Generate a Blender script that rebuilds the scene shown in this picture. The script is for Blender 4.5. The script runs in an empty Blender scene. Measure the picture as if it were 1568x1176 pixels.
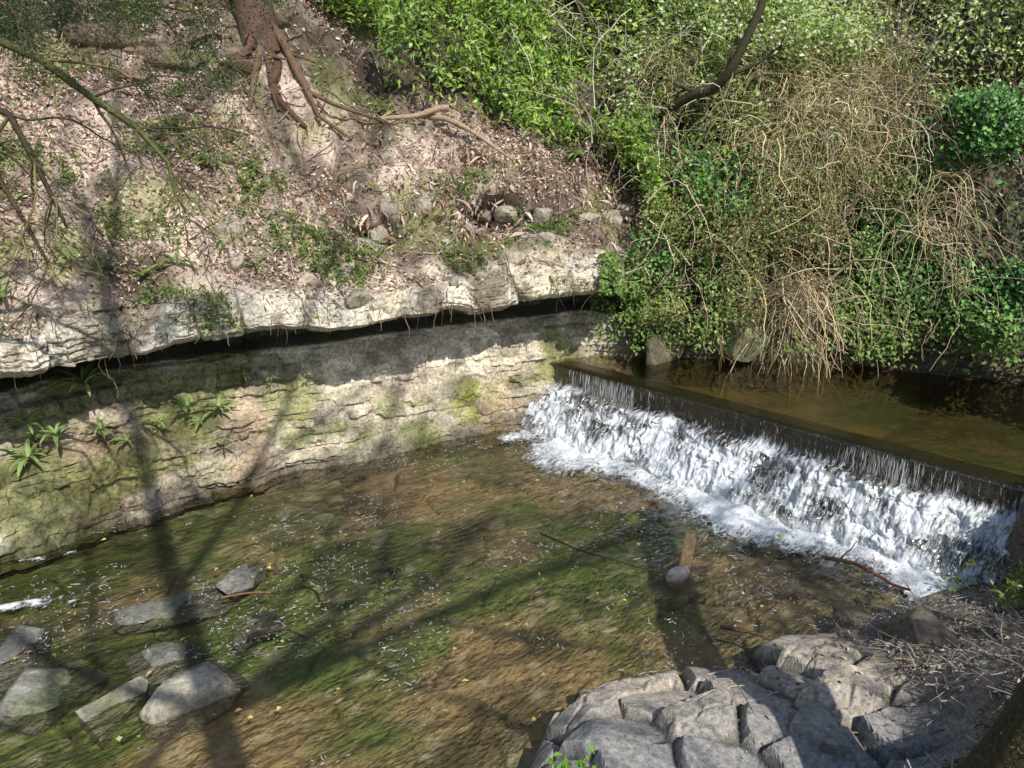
import bpy, bmesh, math, random
import numpy as np
from mathutils import Vector
rng=np.random.default_rng(7); random.seed(7)
sc=bpy.context.scene
# ---------------- noise helpers
def _h(ix,iy,iz,s):
    n=(ix.astype(np.int64)*374761393+iy.astype(np.int64)*668265263+iz.astype(np.int64)*1274126177+s*974634777)&0xFFFFFFFF
    n=((n^(n>>13))*1274126177)&0xFFFFFFFF
    n=((n^(n>>16))*2246822519)&0xFFFFFFFF
    n=n^(n>>15)
    return (n&0xFFFFFF)/float(0xFFFFFF)
def vnoise(x,y,z,s=0):
    x,y,z=np.broadcast_arrays(np.asarray(x,float),np.asarray(y,float),np.asarray(z,float))
    ix,iy,iz=np.floor(x),np.floor(y),np.floor(z)
    fx,fy,fz=x-ix,y-iy,z-iz
    fx=fx*fx*(3-2*fx);fy=fy*fy*(3-2*fy);fz=fz*fz*(3-2*fz)
    r=0
    for a in (0,1):
        for b in (0,1):
            for c in (0,1):
                w=(fx if a else 1-fx)*(fy if b else 1-fy)*(fz if c else 1-fz)
                r=r+w*_h(ix+a,iy+b,iz+c,s)
    return r*2-1
def fbm(x,y,z,s=0,o=4,g=.5):
    r=0;a=1;t=0
    for i in range(o):
        r=r+a*vnoise(x*2**i+i*7.3,y*2**i+i*3.1,z*2**i,s+i);t+=a;a*=g
    return r/t
def vor(x,y,s=0,jit=.9):
    ix,iy=np.floor(x),np.floor(y)
    f1=np.full(x.shape,9.);f2=np.full(x.shape,9.);cid=np.zeros(x.shape);cx=np.zeros(x.shape);cy=np.zeros(x.shape)
    for a in (-1,0,1):
        for b in (-1,0,1):
            gx,gy=ix+a,iy+b
            px=gx+.5+(_h(gx,gy,gx*0,s)-.5)*jit;py=gy+.5+(_h(gx,gy,gx*0,s+5)-.5)*jit
            d=np.hypot(x-px,y-py);cc=_h(gx,gy,gx*0,s+11)
            n=d<f1
            f2=np.where(n,f1,np.minimum(f2,d))
            cid=np.where(n,cc,cid);cx=np.where(n,px,cx);cy=np.where(n,py,cy);f1=np.where(n,d,f1)
    return f1,f2,cid,x-cx,y-cy
def ss(a,b,x):
    t=np.clip((x-a)/(b-a),0,1);return t*t*(3-2*t)
def lerp(a,b,t):
    t=np.asarray(t)[...,None];return np.asarray(a)*(1-t)+np.asarray(b)*t
# ---------------- mesh helpers
def mk(name,V,F,mat,col=None,smooth=False,parent=None):
    V=np.ascontiguousarray(np.asarray(V,float).reshape(-1,3),dtype=np.float32);F=np.asarray(F,dtype=np.int32)
    me=bpy.data.meshes.new(name);me.vertices.add(len(V));me.vertices.foreach_set('co',V.ravel())
    k=F.shape[1];me.loops.add(F.size);me.loops.foreach_set('vertex_index',F.ravel())
    me.polygons.add(len(F));me.polygons.foreach_set('loop_start',np.arange(0,F.size,k,dtype=np.int32))
    me.update(calc_edges=True)
    me.polygons.foreach_set('use_smooth',np.full(len(F),smooth))
    if col is not None:
        c=np.ones((len(V),4),np.float32);c[:,:3]=np.asarray(col).reshape(-1,3)
        ca=me.color_attributes.new('Col','FLOAT_COLOR','POINT');ca.data.foreach_set('color',c.ravel())
    me.materials.append(mat);o=bpy.data.objects.new(name,me);sc.collection.objects.link(o)
    if parent:o.parent=parent
    return o
def empty(name):
    o=bpy.data.objects.new(name,None);sc.collection.objects.link(o);return o
def gridF(r,c):
    i=np.arange(r*c).reshape(r,c)
    return np.stack([i[:-1,:-1],i[:-1,1:],i[1:,1:],i[1:,:-1]],-1).reshape(-1,4)
def nrm(v):return v/np.maximum(np.linalg.norm(v,axis=-1,keepdims=True),1e-9)
def tube_geo(P,R,sides=4):
    P=np.asarray(P,float);R=np.asarray(R,float);M,K,_=P.shape
    T=nrm(np.gradient(P,axis=1));ref=np.zeros_like(T);ref[...,0]=.31;ref[...,1]=.83;ref[...,2]=.46
    A=nrm(np.cross(T,ref));B=np.cross(T,A)
    a=np.arange(sides)*2*np.pi/sides
    V=P[:,:,None]+R[:,:,None,None]*(np.cos(a)[:,None]*A[:,:,None]+np.sin(a)[:,None]*B[:,:,None])
    i=np.arange(M*K*sides).reshape(M,K,sides);j=np.roll(i,-1,2)
    F=np.stack([i[:,:-1],j[:,:-1],j[:,1:],i[:,1:]],-1).reshape(-1,4)
    return V.reshape(-1,3),F
def tubes(name,P,R,mat,col,sides=4,smooth=True,parent=None):
    V,F=tube_geo(P,R,sides);M,K=np.asarray(R).shape
    col=np.asarray(col,float)
    if col.ndim==1:col=np.tile(col,(M,1))
    C=np.repeat(col,K*sides,axis=0)
    return mk(name,V,F,mat,C,smooth,parent)
def leaves(name,C,N,L,W,col,mat,parent=None,droop=0):
    n=len(C);N=nrm(N);r=nrm(rng.normal(size=(n,3)));r[:,2]-=droop
    D=nrm(r-N*np.sum(r*N,1,keepdims=True));S=np.cross(N,D)
    L=np.broadcast_to(L,(n,))[:,None];W=np.broadcast_to(W,(n,))[:,None]
    b=C-D*L*.5;t=C+D*L*.5-N*L*.12
    l=C-D*L*.08+S*W*.5+N*W*.18;rr=C-D*L*.08-S*W*.5+N*W*.18
    V=np.stack([b,l,t,rr],1);i=np.arange(n)*4
    F=np.concatenate([np.stack([i,i+2,i+1],1),np.stack([i,i+3,i+2],1)])
    return mk(name,V,F,mat,np.repeat(col,4,axis=0),False,parent)
def pal(n,cols,var=.25):
    cols=np.array(cols);c=cols[rng.integers(0,len(cols),n)];return np.clip(c*(1+var*rng.normal(size=(n,1)))*(1+.06*rng.normal(size=(n,3))),.005,.9)
# ---------------- materials
def nodes(name):
    m=bpy.data.materials.new(name);m.use_nodes=True;nt=m.node_tree;nt.nodes.clear();return m,nt
def N(nt,t,**k):
    n=nt.nodes.new(t)
    for a,b in k.items():setattr(n,a,b)
    return n
def math_(nt,op,a,b=None,clamp=False):
    n=N(nt,'ShaderNodeMath',operation=op,use_clamp=clamp)
    for i,v in enumerate((a,b)):
        if v is None:continue
        if isinstance(v,(int,float)):n.inputs[i].default_value=v
        else:nt.links.new(v,n.inputs[i])
    return n.outputs[0]
def noise_(nt,scale,detail=4,rough=.6,vec=None):
    n=N(nt,'ShaderNodeTexNoise');n.inputs['Scale'].default_value=scale;n.inputs['Detail'].default_value=detail;n.inputs['Roughness'].default_value=rough
    if vec:nt.links.new(vec,n.inputs['Vector'])
    return n.outputs['Fac']
def rng_(nt,v,a,b,c,d):
    n=N(nt,'ShaderNodeMapRange');nt.links.new(v,n.inputs[0])
    for i,x in enumerate((a,b,c,d)):n.inputs[i+1].default_value=x
    return n.outputs[0]
def vmul(nt,c,f):
    n=N(nt,'ShaderNodeVectorMath',operation='SCALE');nt.links.new(c,n.inputs[0]);nt.links.new(f,n.inputs['Scale']);return n.outputs[0]
def mat_earth(name,s1=30,bump=.6,dist=.02,rough=.9,lo=.5,hi=1.6,spec=.2):
    m,nt=nodes(name);out=N(nt,'ShaderNodeOutputMaterial');p=N(nt,'ShaderNodeBsdfPrincipled')
    tc=N(nt,'ShaderNodeTexCoord').outputs['Object']
    at=N(nt,'ShaderNodeAttribute',attribute_name='Col').outputs['Color']
    a=noise_(nt,s1,3,.75,tc)
    c=vmul(nt,at,rng_(nt,a,.3,.7,lo,hi));nt.links.new(c,p.inputs['Base Color'])
    p.inputs['Roughness'].default_value=rough;p.inputs['Specular IOR Level'].default_value=spec
    bp=N(nt,'ShaderNodeBump');bp.inputs['Strength'].default_value=bump;bp.inputs['Distance'].default_value=dist
    nt.links.new(a,bp.inputs['Height']);nt.links.new(bp.outputs[0],p.inputs['Normal'])
    nt.links.new(p.outputs[0],out.inputs[0]);return m
def mat_leaf(name,rough=.45,tr=.35,spec=.4):
    m,nt=nodes(name);out=N(nt,'ShaderNodeOutputMaterial');p=N(nt,'ShaderNodeBsdfPrincipled')
    at=N(nt,'ShaderNodeAttribute',attribute_name='Col').outputs['Color']
    nt.links.new(at,p.inputs['Base Color']);p.inputs['Roughness'].default_value=rough;p.inputs['Specular IOR Level'].default_value=spec
    if tr<=0:
        nt.links.new(p.outputs[0],out.inputs[0]);return m
    t=N(nt,'ShaderNodeBsdfTranslucent');nt.links.new(at,t.inputs[0])
    mx=N(nt,'ShaderNodeMixShader');mx.inputs[0].default_value=tr
    nt.links.new(p.outputs[0],mx.inputs[1]);nt.links.new(t.outputs[0],mx.inputs[2]);nt.links.new(mx.outputs[0],out.inputs[0]);return m
M_bank=mat_earth('bank_rock_soil',26);M_bed=mat_earth('riverbed',14,.4,.02,.6,.65,1.4)
M_rock=mat_earth('rock',22,.8,.02,.75,.55,1.5,.3);M_wood=mat_earth('bark',40,.7,.015,.85)
M_wet=mat_earth('wet_stone',25,.8,.03,.25,.5,1.4,.6)
M_leaf=mat_leaf('green_leaves',.4,.4,.5);M_dry=mat_leaf('dry_leaves',.7,.15,.2)
M_twig=mat_leaf('twigs',.8,.0,.2);M_ivy=mat_leaf('ivy_leaves',.42,.25,.4)
def flowvec(nt,ang,sx,sy):
    tc=N(nt,'ShaderNodeTexCoord').outputs['Object']
    r=N(nt,'ShaderNodeVectorRotate',rotation_type='Z_AXIS');r.inputs['Angle'].default_value=math.radians(-ang);nt.links.new(tc,r.inputs['Vector'])
    s=N(nt,'ShaderNodeVectorMath',operation='MULTIPLY');nt.links.new(r.outputs[0],s.inputs[0]);s.inputs[1].default_value=(sx,sy,1);return s.outputs[0]
def mat_water(name,tint,foam=True,flow=45):
    m,nt=nodes(name);out=N(nt,'ShaderNodeOutputMaterial');v=flowvec(nt,flow,1,2.0)
    n1=noise_(nt,10,3,.6,v)
    bp=N(nt,'ShaderNodeBump');bp.inputs['Strength'].default_value=1.0 if foam else .3;bp.inputs['Distance'].default_value=.03
    nt.links.new(n1,bp.inputs['Height'])
    g=N(nt,'ShaderNodeBsdfGlossy');g.inputs['Roughness'].default_value=.05;g.inputs['Color'].default_value=(1,1,1,1);nt.links.new(bp.outputs[0],g.inputs['Normal'])
    t=N(nt,'ShaderNodeBsdfTransparent');t.inputs['Color'].default_value=(*tint,1)
    fr=N(nt,'ShaderNodeFresnel');fr.inputs['IOR'].default_value=1.33;nt.links.new(bp.outputs[0],fr.inputs['Normal'])
    mx=N(nt,'ShaderNodeMixShader');nt.links.new(fr.outputs[0],mx.inputs[0]);nt.links.new(t.outputs[0],mx.inputs[1]);nt.links.new(g.outputs[0],mx.inputs[2])
    if not foam:
        nt.links.new(mx.outputs[0],out.inputs[0]);return m
    sep=N(nt,'ShaderNodeSeparateColor');ca=N(nt,'ShaderNodeAttribute',attribute_name='Col');nt.links.new(ca.outputs['Color'],sep.inputs[0])
    n3=noise_(nt,11,5,.85,v)
    mask=rng_(nt,math_(nt,'ADD',n3,sep.outputs[0]),.8,1.0,0,1)
    df=N(nt,'ShaderNodeBsdfDiffuse');df.inputs[0].default_value=(.70,.73,.75,1)
    m2=N(nt,'ShaderNodeMixShader');nt.links.new(mask,m2.inputs[0]);nt.links.new(mx.outputs[0],m2.inputs[1]);nt.links.new(df.outputs[0],m2.inputs[2])
    nt.links.new(m2.outputs[0],out.inputs[0]);return m
M_water=mat_water('river_water',(.88,.87,.77));M_pool=mat_water('pool_water',(.7,.66,.5),False,-20)
m,nt=nodes('foam');out=N(nt,'ShaderNodeOutputMaterial');p=N(nt,'ShaderNodeBsdfDiffuse');p.inputs[0].default_value=(.75,.78,.8,1)
t=N(nt,'ShaderNodeBsdfTranslucent');t.inputs[0].default_value=(.75,.78,.8,1);mx=N(nt,'ShaderNodeMixShader');mx.inputs[0].default_value=.35
nt.links.new(p.outputs[0],mx.inputs[1]);nt.links.new(t.outputs[0],mx.inputs[2]);nt.links.new(mx.outputs[0],out.inputs[0]);M_foam=m
# ---------------- light / camera
E=math.radians(46);az=np.array([.46,-.888]);L=np.array([az[0]*math.cos(E),az[1]*math.cos(E),math.sin(E)])
sun=bpy.data.lights.new('sun','SUN');sun.energy=5.0;sun.angle=math.radians(.5);sun.color=(1,.96,.88)
so=bpy.data.objects.new('sun',sun);so.rotation_euler=Vector(L).to_track_quat('Z','Y').to_euler();sc.collection.objects.link(so)
w=bpy.data.worlds.new('World');sc.world=w;w.use_nodes=True;wn=w.node_tree
sky=wn.nodes.new('ShaderNodeTexSky');sky.sky_type='NISHITA';sky.sun_disc=False;sky.sun_elevation=E;sky.sun_rotation=math.atan2(az[0],az[1])
bg=wn.nodes['Background'];wn.links.new(sky.outputs[0],bg.inputs[0]);bg.inputs[1].default_value=.15
cam=bpy.data.cameras.new('camera');cam.lens=27.2;cam.clip_end=500;co=bpy.data.objects.new('camera',cam);co.location=(0,0,4);co.rotation_euler=(math.radians(72),0,0)
sc.collection.objects.link(co);sc.camera=co
sc.view_settings.view_transform='Standard';sc.view_settings.look='None';sc.view_settings.exposure=0
# ---------------- far bank
poly=np.array([(-12,1.5),(-8.3,3.4),(-6.3,5.2),(-5.1,6.8),(-4.74,7.33),(-3.72,8.28),(-2.33,8.93),(-.75,9.87),(.34,10.4),(1.5,11.05),(2.4,11.1),(4.87,10.7),(6.6,9.9),(9,8.9),(13,7.5),(20,6)],float)
def resample(p,n,sm):
    s=np.r_[0,np.cumsum(np.linalg.norm(np.diff(p,axis=0),axis=1))];u=np.linspace(0,s[-1],n)
    q=np.stack([np.interp(u,s,p[:,i]) for i in (0,1)],1)
    k=np.hanning(sm);k/=k.sum();qp=np.pad(q,((sm//2,sm//2),(0,0)),mode='edge')
    q2=np.stack([np.convolve(qp[:,i],k,'valid') for i in (0,1)],1)[:n];return q2,u
NC=1450;base,S=resample(poly,NC,61)
tg=nrm(np.gradient(base,axis=0));out2=np.stack([-tg[:,1],tg[:,0]],1)
pL=np.array([(-.6,-.6),(-.1,-.1),(0,.05),(.2,.5),(.45,1.05),(.6,1.45),(.95,1.52),(.95,1.74),(-.30,1.85),(-.40,1.93),(-.3,2.2),(.0,2.32),(.9,2.95),(2.2,4.1),(3.6,5.6),(6,8.),(10,11),(18,15)])
pR=np.array([(-.6,.2),(-.1,.5),(0,.8),(.08,.95),(.15,1.1),(.22,1.3),(.3,1.45),(.35,1.6),(.4,1.75),(.45,1.9),(.55,2.1),(.7,2.35),(1.4,3.2),(2.6,4.6),(4,6.3),(6.4,8.6),(10,11.5),(18,15.)])
cnt=[6,4,24,30,22,12,8,24,6,20,12,48,60,50,34,14,8];rs=np.r_[0,np.cumsum(cnt)]
NR=rs[-1]+1;tt=np.arange(NR)
dl=np.interp(tt,rs,pL[:,0]);zl=np.interp(tt,rs,pL[:,1]);dr=np.interp(tt,rs,pR[:,0]);zr=np.interp(tt,rs,pR[:,1])
wR=ss(1.25,2.0,base[:,0])[None,:]
D=dl[:,None]*(1-wR)+dr[:,None]*wR;Z=zl[:,None]*(1-wR)+zr[:,None]*wR
SS=np.broadcast_to(S[None,:],D.shape);XX=np.broadcast_to(base[:,0][None,:],D.shape);RR=np.broadcast_to(tt[:,None],D.shape)
def bandw(a,b,f=4):return ss(rs[a]-f,rs[a]+f,RR)*(1-ss(rs[b]-f,rs[b]+f,RR))
lay=np.r_[-1.,np.cumsum(np.r_[-.7,rng.uniform(.05,.17,60)])]
def blocks(s,z,amp,seed):
    zz=z+.04*vnoise(s*.6,0,0,seed)+.02*vnoise(s*2.1,z*2,0,seed+1)+.018*vnoise(s*8,z*8,0,seed+1)
    li=np.searchsorted(lay,zz)-1;li=np.clip(li,0,len(lay)-2);h0=lay[li];h1=lay[li+1]
    wd=.12+.45*_h(li,li*0,li*0,seed+2);q=s/wd+9.7*_h(li,li*0,li*0,seed+3)+.3*vnoise(s*2.2,z*5,0,seed)+.1*vnoise(s*9,z*12,0,seed)
    bi=np.floor(q);fr=q-bi
    o=(_h(bi,li,bi*0,seed+4)-.5)*2+(_h(li,li*0,li*0,seed+6)-.5)*.7
    ed=np.minimum(np.minimum(fr,1-fr)*wd,np.minimum(zz-h0,h1-zz))
    return o*amp-.03*(1-ss(0,.018,ed))*ss(-.3,.3,vnoise(s*1.7,z*3,3,seed)), _h(bi,li,bi*0,seed+7),ed
bo,bid,bed=blocks(SS,Z,.03,21)
ero=ss(-.25,.35,fbm(SS*.9,Z*1.3,0,29,3))
rockw=(1-ss(rs[11]-4,rs[11]+3,RR))*(1-.4*wR)
left=1-ss(-3.6,-2.6,XX)
lipw=bandw(8,11,5)
D=D-bo*rockw*(.5+.75*ero+.8*left)*(1-.4*lipw)
D-=(.05*fbm(SS*.9,Z*1.2,0,31,4)+.035*fbm(SS*4,Z*5,0,33,5)+.014*fbm(SS*18,Z*20,0,35,2))*2*rockw
D-=left*.26*(1-ss(.72,.8,Z+.08*vnoise(SS*1.5,0,0,4)))*rockw*(RR>rs[1])
D+=left*.34*np.exp(-((Z-.50)/.08)**2)*ss(-.1,.3,vnoise(SS*1.1,0,5,9))*rockw
cf=SS*1.5+.5*fbm(SS*1.1,Z*.8,0,43,3);cfr=np.abs(cf-np.round(cf))
D-=lipw*(.14*fbm(SS*.5,0,0,41,3)+.18*(_h(np.floor(cf+.5),SS*0,SS*0,45)-.5)+.07*fbm(SS*3,Z*1.5,0,44,4)-.10*(1-ss(0,.04,.5-cfr)))
D-=lipw*.14*np.exp(-((XX+1.4)/1.6)**2)
Z=Z+bandw(7,12,10)*(.11*fbm(SS*.5,0,0,47,3)+.04*fbm(SS*3,0,0,48,3)+.05*(_h(np.floor(cf+.5),SS*0,SS*0,46)-.5))
sl=ss(rs[11]-3,rs[12],RR)
f1,f2,cidS,_,_=vor(SS*2.2+.5*fbm(SS*2,D*2,0,50,2),D*2.2,54)
Z=Z+sl*(.32*fbm(SS*.8,D*.7,0,51,4)+.18*(1-2*np.abs(fbm(SS*1.6,D*1.3,0,52,3)))+.08*fbm(SS*5,D*5,0,53,4)+.12*(cidS-.5)*ss(0,.25,f2-f1)*ss(-.1,.2,fbm(SS*.6,D*.8,4,56,2)))
D=D-ss(rs[10],rs[11]+8,RR)*(.20*np.abs(fbm(SS*2.5,D*.6,0,55,4))+.07*fbm(SS*9,D*9,0,57,3))
PX=base[None,:,0]+out2[None,:,0]*D;PY=base[None,:,1]+out2[None,:,1]*D
for (hx,hy,hz,hr,ha) in [(-.15,10.9,2.85,.42,.85),(-1.75,10.1,2.6,.3,.7),(-.95,10.5,2.75,.17,.4),(.45,11.1,2.8,.22,.5),(-4.3,12.6,5.4,.6,.5),(-2.9,9.6,2.6,.2,.3),(-.6,11.6,3.5,.25,.3)]:
    g=np.exp(-(((PX-hx)**2+(PY-hy)**2+(Z-hz)**2)/hr**2)**1.5)
    PX=PX+out2[None,:,0]*g*ha;PY=PY+out2[None,:,1]*g*ha;Z=Z-g*ha*.3
G=np.stack([PX,PY,Z],-1)
stone=lerp((.29,.25,.185),(.52,.465,.36),bid);stone=lerp(stone,(.30,.20,.11),ss(-.1,.4,fbm(SS*.8,Z,0,61,3))*.6*(1-.6*ss(.7,1.0,Z)))
stone=stone*(1+.35*ss(.6,1.1,Z)*np.exp(-((XX+.8)/1.8)**2))[...,None]  # sunlit stretch of the upper wall, its brightness painted into the stone colour
moss=ss(.08,.35,fbm(SS*1.3,Z*2.2,2,63,4)+.12*left-.1*(Z>1.2));stone=lerp(stone,(.15,.17,.04),moss*.7*(Z<1.5))
stone=lerp(stone,(.26,.28,.03),np.exp(-((XX+.45)/.35)**2-((Z-.35)/.3)**2)*.8*ss(-.3,.2,fbm(SS*5,Z*5,0,60,3)))
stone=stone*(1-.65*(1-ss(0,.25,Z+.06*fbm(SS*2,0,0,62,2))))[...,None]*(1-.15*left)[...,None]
stone=stone*(.7+.5*ss(-.3,.3,fbm(SS*4,Z*7,0,64,5)))[...,None]
stone=lerp(stone,(.05,.05,.035),bandw(5,8,3)*.8)  # undercut below the lip painted darker, deepening its cast shade
stone=lerp(stone,(.54,.50,.42),bandw(8,11,4)*.75*ss(-.3,.3,fbm(SS*1.5,Z*2,0,65,4)))
stone=lerp(stone,(.17,.13,.09),bandw(8,11,4)*.8*ss(.1,.3,fbm(SS*2.2,Z*1.2,6,66,4)))
soil=lerp((.16,.12,.09),(.46,.37,.30),ss(-.25,.35,fbm(SS*1.5,D*1.5,0,71,5)))
soil=lerp(soil,(.20,.22,.07),ss(.08,.35,fbm(SS*1.6,D*2,4,73,5))*.6)
soil=soil*(.65+.55*ss(-.3,.3,fbm(SS*6,D*6,0,74,4)))[...,None]
soil=lerp(soil,soil*.55,ss(4.5,5.3,Z+.8*vnoise(SS*.5,0,0,77)))
col=lerp(stone,soil,ss(rs[10]+4,rs[11]+10,RR+9*fbm(SS*3,0,0,75,3)))
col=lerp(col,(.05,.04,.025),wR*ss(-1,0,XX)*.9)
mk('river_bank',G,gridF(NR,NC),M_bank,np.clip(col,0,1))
c4=.25*(G[:-1,:-1]+G[1:,:-1]+G[1:,1:]+G[:-1,1:]);cn=np.cross(G[:-1,1:]-G[:-1,:-1],G[1:,:-1]-G[:-1,:-1]);ca=np.linalg.norm(cn,axis=-1);cn=cn/np.maximum(ca,1e-9)[...,None]
cn=np.where(cn[...,2:3]<0,-cn,cn)
def sample(n,r0,r1,fn=None,jit=.012):
    a,b=rs[r0],rs[r1];P=c4[a:b].reshape(-1,3);Q=cn[a:b].reshape(-1,3);A_=ca[a:b].ravel().copy()
    A_*=((P[:,0]>-8.5)&(P[:,0]<11))
    if fn is not None:A_=A_*fn(P)
    i=rng.choice(len(P),n,p=A_/A_.sum());return P[i]+rng.normal(size=(n,3))*jit,Q[i]
def near_idx(p):
    q=c4[rs[10]:rs[15]].reshape(-1,3);i=np.argmin(((q-np.array(p))**2).sum(1));return q[i],cn[rs[10]:rs[15]].reshape(-1,3)[i]
# ---------------- near bank
sh=np.array([(-14,.5),(-6,1.6),(-3,2.5),(-.8,3.3),(.1,4.0),(.5,4.75),(1.6,4.95),(2.3,5.3),(3.1,5.85),(4.35,6.3),(4.9,6.65),(5.5,7.0),(7,7.3),(9,7.2),(20,5)],float)
def near_h(x,y):
    d=np.interp(x,sh[:,0],sh[:,1])+.12*fbm(x*1.5,y*1.5,0,81,3)-y
    z=np.where(d>0,.02+.40*d+.04*d*d,d*.9)
    z=z+.08*fbm(x*2,y*2,0,83,4)*ss(0,.5,d)+.02*fbm(x*9,y*9,0,84,3)+ss(4.45,4.7,x)*ss(-.1,.15,d)*.75
    xw=x+.05*fbm(x*3,y*3,0,90,3);yw=y+.05*fbm(x*3,y*3,3,90,3)
    f1,f2,cid,dx,dy=vor(xw*1.7+.9*yw,yw*2.3-.7*xw,91)
    g1,g2,gid,ex,ey=vor(xw*4.2+.9*yw,yw*5.4-.7*xw,93)
    oc=ss(0,.3,x)*(1-ss(2.2,2.9,x))*ss(3.0,3.4,y)*ss(-.25,.05,d)
    cr=np.clip((f2-f1)/.16,0,1);c2=np.clip((g2-g1)/.18,0,1);sub=(cid>.35)
    bz=.40*np.clip(d,-.2,.9)+.05
    blk=bz-.03+cr*(.05+.08*cid+.16*dx*(cid-.5)*2+.07*dy)+np.where(sub,cr*c2*(.03*(gid+.3)+.06*ex*(gid-.5)),0)
    z=z*(1-oc)+(blk+.006*fbm(x*9,y*9,0,95,4))*oc
    return z,d,oc,cid*.6+gid*.4,ss(0,.1,f2-f1)*np.where(sub,.55+.45*ss(0,.1,g2-g1),1)
gx,gy=np.meshgrid(np.arange(-1.5,6.5,.012),np.arange(2.0,7.6,.012));z,d,oc,cid,cr=near_h(gx,gy)
c=lerp((.13,.105,.08),(.28,.235,.19),ss(-.3,.4,fbm(gx*3,gy*3,0,97,4)))
rc=lerp(lerp((.24,.225,.21),(.50,.43,.33),cid),(.20,.21,.22),ss(4.5,4.1,gy+.3*fbm(gx*2,gy*2,0,98,3))*0+ (1-ss(3.9,4.5,gy+.4*fbm(gx*2,gy*2,0,98,3)))*.6)
c=lerp(c,rc*(.35+.65*cr)[...,None],oc);c=c*(1-.5*(1-ss(-.02,.08,z)))[...,None]
mk('near_bank_ground',np.stack([gx,gy,z],-1),gridF(*gx.shape),M_bank,c)
gx2,gy2=np.meshgrid(np.arange(-30,30,.25),np.arange(-25,9,.25));z2,d2=near_h(gx2,gy2)[:2];z2=np.minimum(z2,2.3+.05*fbm(gx2,gy2,0,3,3))-.05
z2=np.where((gx2>-1.4)&(gx2<6.4)&(gy2>2.1)&(gy2<7.5),z2-.5,z2)
z2=np.where(d2<-.5,-1,z2)
mk('hillside_ground',np.stack([gx2,gy2,z2],-1),gridF(*gx2.shape),M_bank,np.tile((.2,.16,.1),(gx2.size,1)))
# ---------------- river bed
gx,gy=np.meshgrid(np.arange(-12,5.6,.03),np.arange(.5,11.4,.03))
xw=gx+.3*fbm(gx*.8,gy*.8,0,100,4);yw=gy+.3*fbm(gx*.8,gy*.8,4,100,4)
f1,f2,cid,dx,dy=vor(xw*1.0+.5*yw,yw*1.6-.4*xw,101);fl=ss(-.2,.25,fbm(gx*.5,gy*.5,0,103,3)+.5*(1-ss(-3,-1.6,gx))*(gy<6.6))
z=-.15+.05*fbm(gx*.8,gy*.8,0,105,4)+.02*fbm(gx*4,gy*4,0,107,4)+fl*(.10*(cid-.5)+.04*dx-.04*(1-ss(0,.07,f2-f1)))
a_,b_=gx*.7+gy*.7,-gx*.7+gy*.7
n1=fbm(a_*.6,b_*.9,0,109,6);n2=fbm(a_*1.6,b_*2.0,4,111,6)
c=lerp((.29,.215,.13),(.17,.16,.09),ss(-.25,.3,n2));c=lerp(c,(.12,.18,.045),ss(-.2,.15,n1+.2*n2)*.8)
c=lerp(c,(.40,.27,.17),ss(.05,.4,fbm(gx*.6+5,gy*.7,2,113,5))*.75)
c=lerp(c,(.05,.05,.03),.65*ss(.08,.35,fbm(a_*1.3,b_*1.8,7,115,6)));c=lerp(c,(.40,.36,.27),.55*ss(.2,.45,fbm(gx*5,gy*6,7,117,4)))
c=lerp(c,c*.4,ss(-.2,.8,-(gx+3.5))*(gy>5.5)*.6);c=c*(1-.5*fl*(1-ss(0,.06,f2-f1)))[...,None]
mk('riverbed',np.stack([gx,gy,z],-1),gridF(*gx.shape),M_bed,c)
# ---------------- weir frame
A=np.array([.98,10.5]);B=np.array([4.77,6.76]);WL=np.linalg.norm(B-A);wu=(B-A)/WL;wn_=np.array([-wu[1],wu[0]]);wn_=-wn_ if wn_[1]>0 else wn_
def wp(u,d,z):
    return np.stack([A[0]+wu[0]*u+wn_[0]*d,A[1]+wu[1]*u+wn_[1]*d,np.broadcast_to(z,np.shape(u))],-1)
gx,gy=np.meshgrid(np.arange(-12,5.5,.026),np.arange(.5,11.2,.026))
uu=(gx-A[0])*wu[0]+(gy-A[1])*wu[1];dd=(gx-A[0])*wn_[0]+(gy-A[1])*wn_[1]
f0=1-ss(.55,1.9+.3*ss(2,5,uu),dd+.45*fbm(uu*1.2,dd*.6,0,121,4));f0=f0*ss(-.6,-.2,uu)
foam_glint=f0*.50+.12*(1-ss(1.5,4.5,dd))*ss(-.3,.4,fbm(gx*2.1,gy*2.1,0,123,3))+.10*ss(0,.4,fbm(gx*1.7,gy*1.7,5,124,3))  # weir foam, plus faint white sprinkles painted as glints on the water
def line(x0,y0,x1,y1,w):
    ax,ay=x1-x0,y1-y0;l=math.hypot(ax,ay);t=((gx-x0)*ax+(gy-y0)*ay)/l/l;e=np.clip(np.minimum(t,1-t)*4,0,1);t=np.clip(t,0,1)
    return e*np.exp(-((np.hypot(gx-x0-t*ax,gy-y0-t*ay)+.10*fbm(gx*3,gy*3,0,5,4))/w)**2)*(.5+.8*ss(-.3,.3,fbm(gx*4,gy*4,8,6,3)))
rf=0
for l in [(-6.4,6.1,-3.7,7.0,.08),(-6.4,5.3,-3.2,6.25,.09),(-6,5.6,-4.2,5.5,.06)]:rf=np.maximum(rf,line(*l))
foam_glint=np.maximum(foam_glint,.42*rf)
a_,b_=gx*.7+gy*.7,-gx*.7+gy*.7
z=.020*fbm(a_*2.2,b_*4,0,125,3)+.016*fbm(a_*6,b_*9,0,127,3)+f0*.08*fbm(gx*5,gy*5,0,129,4)+.03*rf
mk('river_water',np.stack([gx,gy,z],-1),gridF(*gx.shape),M_water,np.stack([foam_glint,foam_glint*0,foam_glint*0],-1),True)
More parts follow.
